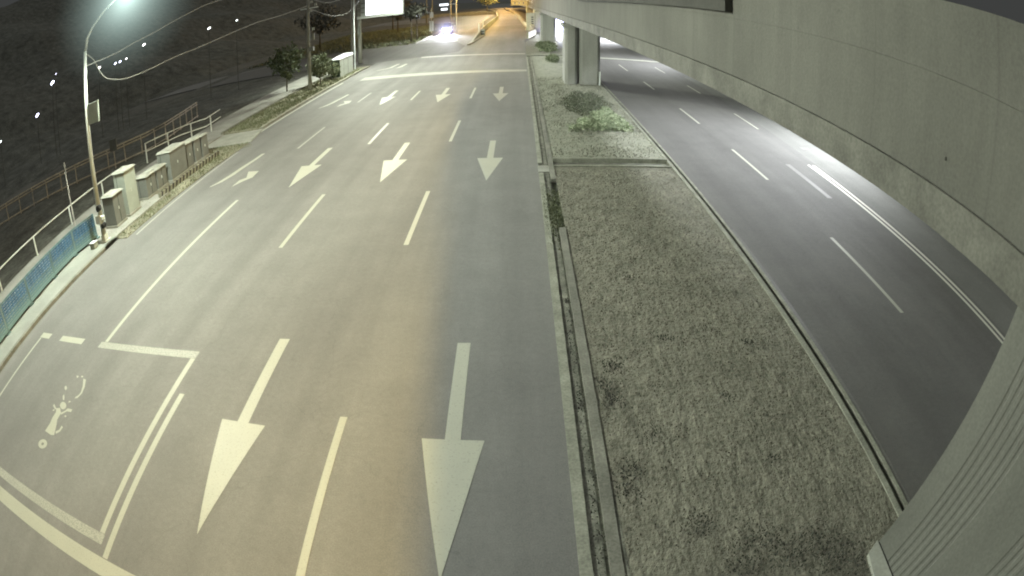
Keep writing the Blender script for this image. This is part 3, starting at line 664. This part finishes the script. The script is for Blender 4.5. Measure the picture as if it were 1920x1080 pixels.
# hillside and dark vegetation on the left
b = MB(); nx, ny = 30, 60; vs = []
for j in range(ny):
    for i in range(nx):
        x = -22.5-i*3.2-(.06*i*i); y = -5+j*7
        f_ = max(0,min(1,(i-5)/6)); z = -.08+max(0,i-8)**1.5*.55+(.9*math.sin(i*.7+j*.4)+.7*math.sin(j*1.1)+.6*math.sin(i*1.9+j*.9))*f_*1.3
        vs.append((x,y,z))
b.add(vs, [(j*nx+i, j*nx+i+1, (j+1)*nx+i+1, (j+1)*nx+i) for j in range(ny-1) for i in range(nx-1)])
struct(b.build('hillside', mat('dark_scrub', (.095, .098, .086), .38, .55, 4, .35, rough=1, bump=.6), smooth=True))
def tree(x, y, h, r, label, m, n=1300, size=.16, trunkh=None, group=None, z=.08, cat='tree', name='tree'):
    t = thing(name, label, cat, (x,y,z), 0, group)
    th = trunkh or h*.45
    b = MB(); b.tube([(0,0,-.1),(.04,.02,th*.5),(-.03,.05,th)], [.09*h/4,.07*h/4,.05*h/4], 8)
    for k_ in range(5):
        a = k_*1.26+x; e = (math.cos(a)*r*.6, math.sin(a)*r*.6, th+(h-th)*.55+.2*(k_%2))
        b.tube([(-.03,.05,th*.8),(e[0]*.5,e[1]*.5,th+(e[2]-th)*.4),e], [.04*h/4,.028*h/4,.012*h/4], 6)
    b.build('trunk', BARK, t, smooth=True)
    o = leaves('crown', n, (0,0,th+(h-th)*.5), (r,r,(h-th)*.6), size, m, t, hollow=.25)
    return t
tree(-16.9,46.6,2.5,1.0,'bushy green shrub tree between the pole and the kiosk',LEAF_M,1500,.12,.8)
tree(-16.5,49.2,1.5,.7,'low yellow green shrub against the kiosk',LEAF_M,600,.11,.4,name='shrub',cat='shrub')
tree(-19.6,45.2,3.9,1.5,'dim slender tree left of the utility pole',leafmat('leaf_dim',(.045,.06,.03),(.10,.13,.06)),1300,.16,1.5)
tree(-16.9,90.4,6,1.8,'dark trunk tree at the bend of the side road',LEAF_D,500,.3,4.2)
tree(-16.5,93.2,6,1.8,'second dark trunk tree just right of the first at the bend',LEAF_D,500,.3,4.2)
for x,y,h,r,l in ((-14.5,262,10,5,'large far tree closing the view behind the side road'),(6,262,9,4,'far tree lit orange at the end of the express road')):
    tree(x,y,h,r,l,LEAF_M,800,.45)
for i,(x,y,h,r) in enumerate([(-36,100,8,4),(-27,128,8,3.6),(-33,150,9,4.5)]):
    tree(x,y,h,r,'dark night tree on the bank left of the road',LEAF_D,900,.34,group='dark trees on the left bank')

# distant signals, lamps and cables
ts = thing('traffic_signal', 'white traffic signal arm over the side road by the car', 'traffic signal', (-12.1,112,0))
b = MB(); b.tube([(0,0,0),(0,0,7.4)],.13,10); b.build('pole', STEEL, ts)
b = MB(); b.tube([(0,0,5.75),(-2.9,0,5.75)],.09,8); b.build('arm', STEEL, ts)
b = MB(); b.box(-3.2,-1.5,-.16,.16,5.5,5.95).box(-2.9,-1.7,-.16,.16,4.55,5.0); b.build('signal_head', emit('signal_glow',(.9,.95,1),2.2), ts)
b = MB(); b.tube([(-1.2,1,0),(-1.2,1,7.4)],.16,10); b.build('rear_pole', POLEM, ts)
rs = thing('road_sign', 'narrow white road sign with stacked plates near the oncoming car', 'road sign', (-16.6,110,.0))
b = MB(); b.tube([(0,0,0),(0,0,5.2)],.06,8); b.build('pole', STEEL, rs)
b = MB(); b.box(-.42,.42,-.08,-.065,.5,2.6); b.build('lower_plate', REFL, rs)
b = MB(); b.box(-.36,.36,-.08,-.065,3.2,4.4); b.build('upper_plate', REFL, rs)
b = MB(); b.box(-.02,.02,-.09,-.083,.6,2.5); b.build('plate_gap', DARK, rs)
fw = MB(); fw.box(-40,-9.6,236,236.4,0,1.3); o = fw.build('boundary_wall', CONC); tag(o, 'long pale low wall far across the side road', 'wall')
def cable(pts, label, r=.028):
    cv = []
    P = [Vector(p) for p in pts]; n = len(P)
    for i in range(n-1):
        p0,p1,p2,p3 = P[max(i-1,0)],P[i],P[i+1],P[min(i+2,n-1)]
        for k_ in range(6):
            t = k_/6; cv.append(.5*((2*p1)+(-p0+p2)*t+(2*p0-5*p1+4*p2-p3)*t*t+(-p0+3*p1-3*p2+p3)*t**3))
    cv.append(P[-1]); b = MB(); b.tube(cv, r, 6); return tag(b.build('overhead_cable', WIREM), label, 'cable')
cable([(-15.85,14.7,7.6),(-15.96,15.49,7.16),(-15.98,15.88,6.68),(-16.0,16.36,6.24),(-16.03,17.11,5.98),(-16.07,18.2,5.8),(-16.15,20.1,5.81),(-16.26,22.74,5.97),(-16.35,25.12,6.06),(-16.49,28.53,6.3),(-16.69,33.48,6.7),(-16.9,38.61,6.94),(-16.9,44,7.4)], 'sagging pale cable strung from the street lamp to the far pole', .024)
cable([(-15.72,14.7,7.0),(-16.0,17,7.08),(-16.09,18.69,7.29),(-16.17,20.62,7.53),(-16.24,22.19,7.8),(-16.33,24.48,8.17),(-16.43,27.05,8.53),(-16.6,34,9.0),(-16.9,44,9.2)], 'upper pale cable rising over the sagging one', .022)
cable([(-16.9,44.1,7.2),(-16.7,48,6.38),(-16.7,51.1,6.06),(-16.4,54.5,6.3),(-17.2,61.5,7.6)], 'short looped cable between the insulator pole and billboard poles', .03)
cable([(-16.9,44.1,8.2),(-16.9,50,7.5),(-17.2,61.5,8.6)], 'upper cable above the short looped cable', .025)
cable([(-17.2,61.6,9.0),(-20,110,8.6),(-26,163,9.2)], 'faint distant cable running on to the far poles', .03)
FARPOLE = mat('dull_pole', (.11,.112,.10), .1)
def farlamp(az, el, col, s, label, strength=9, dist=62):
    s *= .46
    a = math.radians(az); x, y = dist*math.sin(a), dist*math.cos(a); z = H+dist*math.tan(math.radians(el))
    t = thing('distant_lamp', label, 'lamp', (x,y,0))
    b = MB(); b.tube([(0,0,0),(0,0,z)],.035,6); b.build('pole', FARPOLE, t)
    b = MB(); b.tube([(-s*.8,0,z),(0,0,z+s*.35),(s*.8,0,z+s*.5)],[s*.3,s*.42,s*.3],8); b.build('lamp_head', emit('distant_glow',col,strength), t)
farlamp(-53.8,0,(.75,.75,1),.75,'bluish distant lamp low down at the far left')
farlamp(-51.5,2.5,(.75,.78,1),.8,'bluish distant lamp left of the street lamp pole')
farlamp(-51.0,3.3,(.8,.8,1),.3,'tiny distant lamp above the bluish one left of the pole',4)
farlamp(-45.1,1.75,(1,.95,.9),.55,'warm distant lamp just right of the street lamp pole')
farlamp(-43.0,1.5,(.7,.75,1),.42,'bluish distant lamp inside the sag of the cable',9)
farlamp(-42.4,1.5,(.75,.8,1),.38,'bluish distant lamp beside its twin inside the sag of the cable',9)
farlamp(-41.6,1.55,(1,1,1),.3,'tiny white distant lamp right of the bluish pair')
farlamp(-39.4,2.3,(.95,1,.95),.5,'white distant lamp below the upper cable',7)
farlamp(-31.7,1.75,(.95,1,.95),.5,'white distant lamp above the sagging cable',5)
farlamp(-28.6,1.8,(.9,1,.95),.3,'small distant lamp near the insulator pole',6)
farlamp(-59.5,-.4,(.9,1,.95),.45,'small white distant lamp at the far left edge of the railing',5)

# cars
def car(x, y, rz, label, headmat):
    t = thing('car', label, 'car', (x,y,0), rz)      # faces -Y
    def sec(pts, w0, w1=None):
        b = MB(); n = len(pts); w1 = w1 or w0
        zs = [z for _, z in pts]; zm = max(zs)
        L = [(-(w0+(w1-w0)*((z-.3)/(zm-.3))), yy, z) for yy, z in pts]; R = [(-a,c,d) for a,c,d in L]
        b.add(L+R, [tuple(range(n)), tuple(range(n,2*n))[::-1]]+[(i,(i+1)%n,n+(i+1)%n,n+i) for i in range(n)]); return b
    sec([(-2.2,.3),(2.2,.3),(2.25,.7),(2.15,.98),(1.2,1.02),(-1.0,.98),(-2.0,.82),(-2.25,.6)], .88, .84).build('body', CARB, t, bevel=.05)
    sec([(-1.0,.983),(1.75,1.0),(1.2,1.42),(-.25,1.45)], .80, .62).build('cabin', GLASSM, t, bevel=.04)
    b = MB(); b.box(-.6,.6,-.2,1.15,1.453,1.48); b.build('roof', CARB, t)
    for sx in (-1,1):
        for wy in (-1.4,1.35):
            b = MB(); b.tube([(sx*.70,wy,.32),(sx*.90,wy,.32)],.32,18); w_ = b.build('wheel', TYREM, t)
            b = MB(); b.tube([(sx*.895,wy,.32),(sx*.91,wy,.32)],.19,14); b.build('rim', CHROME, w_)
        b = MB(); b.tube([(sx*.62,-2.27,.66),(sx*.62,-2.14,.66)],.17,14); b.build('headlight', headmat, t)
        b = MB(); b.box(sx*.92-.1,sx*.92+.1,-.75,-.6,.95,1.1); b.build('mirror', CARB, t)
    b = MB(); b.box(-.35,.35,-2.275,-2.255,.45,.58); b.build('number_plate', REFL, t)
    return t
HL = emit('headlight_glow', (.82,.84,1), 22)
v_ = car(-12.85,104.5,.05,'dark car with glaring headlights coming down the side road',HL)
v_.scale = (1,1,1.45)
car(7.0,101,.06,'car with bluish headlights showing between the viaduct piers',HL)

def split_loose(o):      # one object per loose piece, all of them parts of the same parent
    import bmesh
    b = bmesh.new(); b.from_mesh(o.data); b.verts.ensure_lookup_table()
    seen = {}; k = 0
    for v in b.verts:
        if v.index in seen: continue
        st_ = [v]; seen[v.index] = k
        while st_:
            u = st_.pop()
            for e in u.link_edges:
                w_ = e.other_vert(u)
                if w_.index not in seen: seen[w_.index] = k; st_.append(w_)
        k += 1
    for i in range(k):
        c = b.copy(); c.verts.ensure_lookup_table()
        bmesh.ops.delete(c, geom=[v for v in c.verts if seen[v.index] != i], context='VERTS')
        me = bpy.data.meshes.new(o.name.split('.')[0]); c.to_mesh(me); c.free(); me.materials.append(o.data.materials[0])
        p = bpy.data.objects.new(o.name.split('.')[0], me); COL.objects.link(p); p.parent = o.parent
        for md in o.modifiers:
            q = p.modifiers.new('edge', 'BEVEL'); q.width = md.width; q.segments = 2; q.limit_method = 'ANGLE'
    b.free(); bpy.data.objects.remove(o)
for o in list(bpy.data.objects):
    if o.type == 'MESH' and o.parent and o.name.split('.')[0] in ('drain_stub','bracket','round_fitting','insulator','crossarm','transformer','signal_head','junction_box','waiting_box_line','reflector','upper_plate','louvre','side_louvre','base','door_seam') and not o.children:
        split_loose(o)

# ------------------------------------------------------------------ lights
def lamp(kind, name, loc, power, col, size=.3, target=None, cone=None, blend=.5, broad=False):
    l = bpy.data.lights.new(name, kind); l.energy = power; l.color = col
    if kind == 'POINT': l.shadow_soft_size = size
    if kind == 'SPOT': l.shadow_soft_size = size; l.spot_size = math.radians(cone); l.spot_blend = blend
    if kind == 'AREA': l.size = size
    if broad:      # wide street optics: the beam is strongest at low angles, so the pool fades slowly
        l.use_nodes = True; t_ = l.node_tree; e_ = t_.nodes['Emission']
        f_ = t_.nodes.new('ShaderNodeLightFalloff'); f_.inputs['Strength'].default_value = .085; f_.inputs['Smooth'].default_value = 0
        t_.links.new(f_.outputs['Linear'], e_.inputs['Strength'])
    o = bpy.data.objects.new(name, l); COL.objects.link(o); o.location = loc
    if target is not None:
        o.rotation_euler = (Vector(target)-Vector(loc)).to_track_quat('-Z','Y').to_euler()
    return o
GW = (.93,1,.83); CW = (.93,.97,1)
for y, pw in ((-17,1000),(14.66,10400),(50,11500),(85,7500),(120,6000),(155,6000),(200,9000)):
    lamp('SPOT', 'street_lamp_light', (-13.2,y,8.85), pw, GW, .25, (-9,y+.5,0), 172, .45, True)
for y, pw in ((-2,1200),(23.5,14500),(53,9500),(82,36000),(115,12000)):
    lamp('SPOT', 'roadside_lamp_light', (15.2,y,7.6), pw, CW, .25, (9.0,y,0), 128, 1.0)
for y, pw in ((-18,9500),(4,13000),(26,9500),(48,4500),(74,5000),(100,11000),(125,24000),(150,26000),(180,30000),(215,36000),(260,44000),(310,55000)):
    lamp('SPOT', 'sodium_lamp_light', (ve(y)+3.9,y,11.2), pw, (1,.70,.20), .2, (ve(y)-6,y,0), 118, 1.0)
for y in (112,140,175,215,260,310,380):
    lamp('POINT', 'sodium_lamp_light', (-7.2,y,8.5), 6000+max(0,y-140)*100, (1,.56,.16), .3)
for cx_, cy_, rz in ((-12.85,104.5,.05),(7.0,101,.06)):
    for sx in (-.62,.62):
        lamp('SPOT', 'headlight_beam', (cx_+sx,cy_-2.4,.66), 15000, (.82,.86,1), .08, (cx_+sx,cy_-14,-.3), 70, .8)
lamp('AREA', 'billboard_light', (-14.9,60.8,7), 250, (.93,.92,1), 3, (-13,40,0))
s = bpy.data.lights.new('night_fill_sun', 'SUN'); s.energy = .8; s.angle = math.radians(120); s.color = (.97,1,.93)  # added sun lamp: even night fill that lifts road and dark areas
so = bpy.data.objects.new('night_fill_sun', s); COL.objects.link(so); so.rotation_euler = (math.radians(-8), math.radians(-14), 0)

# glow round the bright lamps: added self-lit volumes with radial falloff
def glow_ball(loc, r, col, dens, power, label):
    b = MB(); vs = []; fs = []; U, V = 20, 12
    for j in range(V+1):
        for i in range(U): t, p = 2*PI*i/U, PI*j/V; vs.append((r*math.sin(p)*math.cos(t), r*math.sin(p)*math.sin(t), r*math.cos(p)))
    for j in range(V):
        for i in range(U): fs.append((j*U+i, j*U+(i+1)%U, (j+1)*U+(i+1)%U, (j+1)*U+i))
    b.add(vs, fs)
    m = bpy.data.materials.new('lamp_glow_volume'); m.use_nodes = True; nt = m.node_tree; nt.nodes.clear()
    out = nt.nodes.new('ShaderNodeOutputMaterial'); e = nt.nodes.new('ShaderNodeEmission'); e.inputs[0].default_value = (*col,1)
    tc = nt.nodes.new('ShaderNodeTexCoord'); ln = nt.nodes.new('ShaderNodeVectorMath'); ln.operation = 'LENGTH'
    nt.links.new(tc.outputs['Object'], ln.inputs[0])
    d = math_(nt, 'DIVIDE', ln.outputs['Value'], r)
    f = math_(nt, 'SUBTRACT', math_(nt, 'DIVIDE', 1.0, math_(nt, 'ADD', math_(nt, 'POWER', d, power), .02)), .98)
    f = math_(nt, 'MULTIPLY', math_(nt, 'MAXIMUM', f, 0), dens)
    nt.links.new(f, e.inputs[1]); nt.links.new(e.outputs[0], out.inputs['Volume'])
    o = b.build('added_glow', m); o.location = loc; return tag(o, label, None, None, 'stuff')
glow_ball((-13.1,14.7,9.0), 3.4, (.74,1,.92), .024, 2.0, 'green white added glow round the street lamp head')
glow_ball((-12.85,102.0,.75), 3.2, (.62,.62,1), .05, 2.0, 'bluish added glow round the oncoming headlights')
glow_ball((7.0,98.5,.9), 5.0, (.65,.65,1), .14, 2.0, 'bluish added glow round the headlights behind the pier')

# ------------------------------------------------------------------ world
w = bpy.data.worlds.new('World'); sc.world = w; w.use_nodes = True; nt = w.node_tree
bg = nt.nodes['Background']; bg.inputs[0].default_value = (.96,1,.97,1); bg.inputs[1].default_value = .050

# ------------------------------------------------------------------ camera: a wide CCTV lens with barrel distortion
pitch, roll, yaw = 0.47182450783754815, 0.0031686450524961857, -0.03459888265213403
def camdir(X, Y, Z):
    c, s_ = math.cos(roll), math.sin(roll); X, Y = c*X-s_*Y, s_*X+c*Y
    c, s_ = math.cos(pitch), math.sin(pitch); wx, wy, wz = X, Z*c-Y*s_, -Z*s_-Y*c
    c, s_ = math.cos(yaw), math.sin(yaw); return Vector((c*wx-s_*wy, s_*wx+c*wy, wz))
R_ = camdir(1,0,0); U_ = camdir(0,-1,0); B_ = camdir(0,0,-1)
cd = bpy.data.cameras.new('camera'); cam = bpy.data.objects.new('camera', cd); COL.objects.link(cam)
cam.matrix_world = Matrix(((R_.x,U_.x,B_.x,0),(R_.y,U_.y,B_.y,0),(R_.z,U_.z,B_.z,H),(0,0,0,1)))
cd.type = 'PANO'; cd.panorama_type = 'FISHEYE_LENS_POLYNOMIAL'; cd.fisheye_fov = math.radians(200)
cd.sensor_width = 19.2; cd.sensor_fit = 'HORIZONTAL'
cd.fisheye_polynomial_k0 = 0
cd.fisheye_polynomial_k1 = -0.8904314092153149/10
cd.fisheye_polynomial_k2 = -0.054239362271675945/100
cd.fisheye_polynomial_k3 = 0.025942449778789657/1000
cd.fisheye_polynomial_k4 = -0.14534872385219985/10000
cd.shift_x = -55.037/1920; cd.shift_y = -33.608/1920*1.0
cd.shift_y = -33.608/1080
cd.clip_start = .05; cd.clip_end = 5000
sc.camera = cam

sc.render.engine = 'CYCLES'
sc.view_settings.view_transform = 'Standard'; sc.view_settings.look = 'None'; sc.view_settings.exposure = 0; sc.view_settings.gamma = 1
sc.cycles.use_denoising = True
sc.cycles.max_bounces = 4; sc.cycles.diffuse_bounces = 2; sc.cycles.volume_bounces = 0
sc.cycles.pixel_filter_type = 'BLACKMAN_HARRIS'; sc.cycles.filter_width = 2.0
sc.cycles.sample_clamp_indirect = 4
sc.render.film_transparent = False
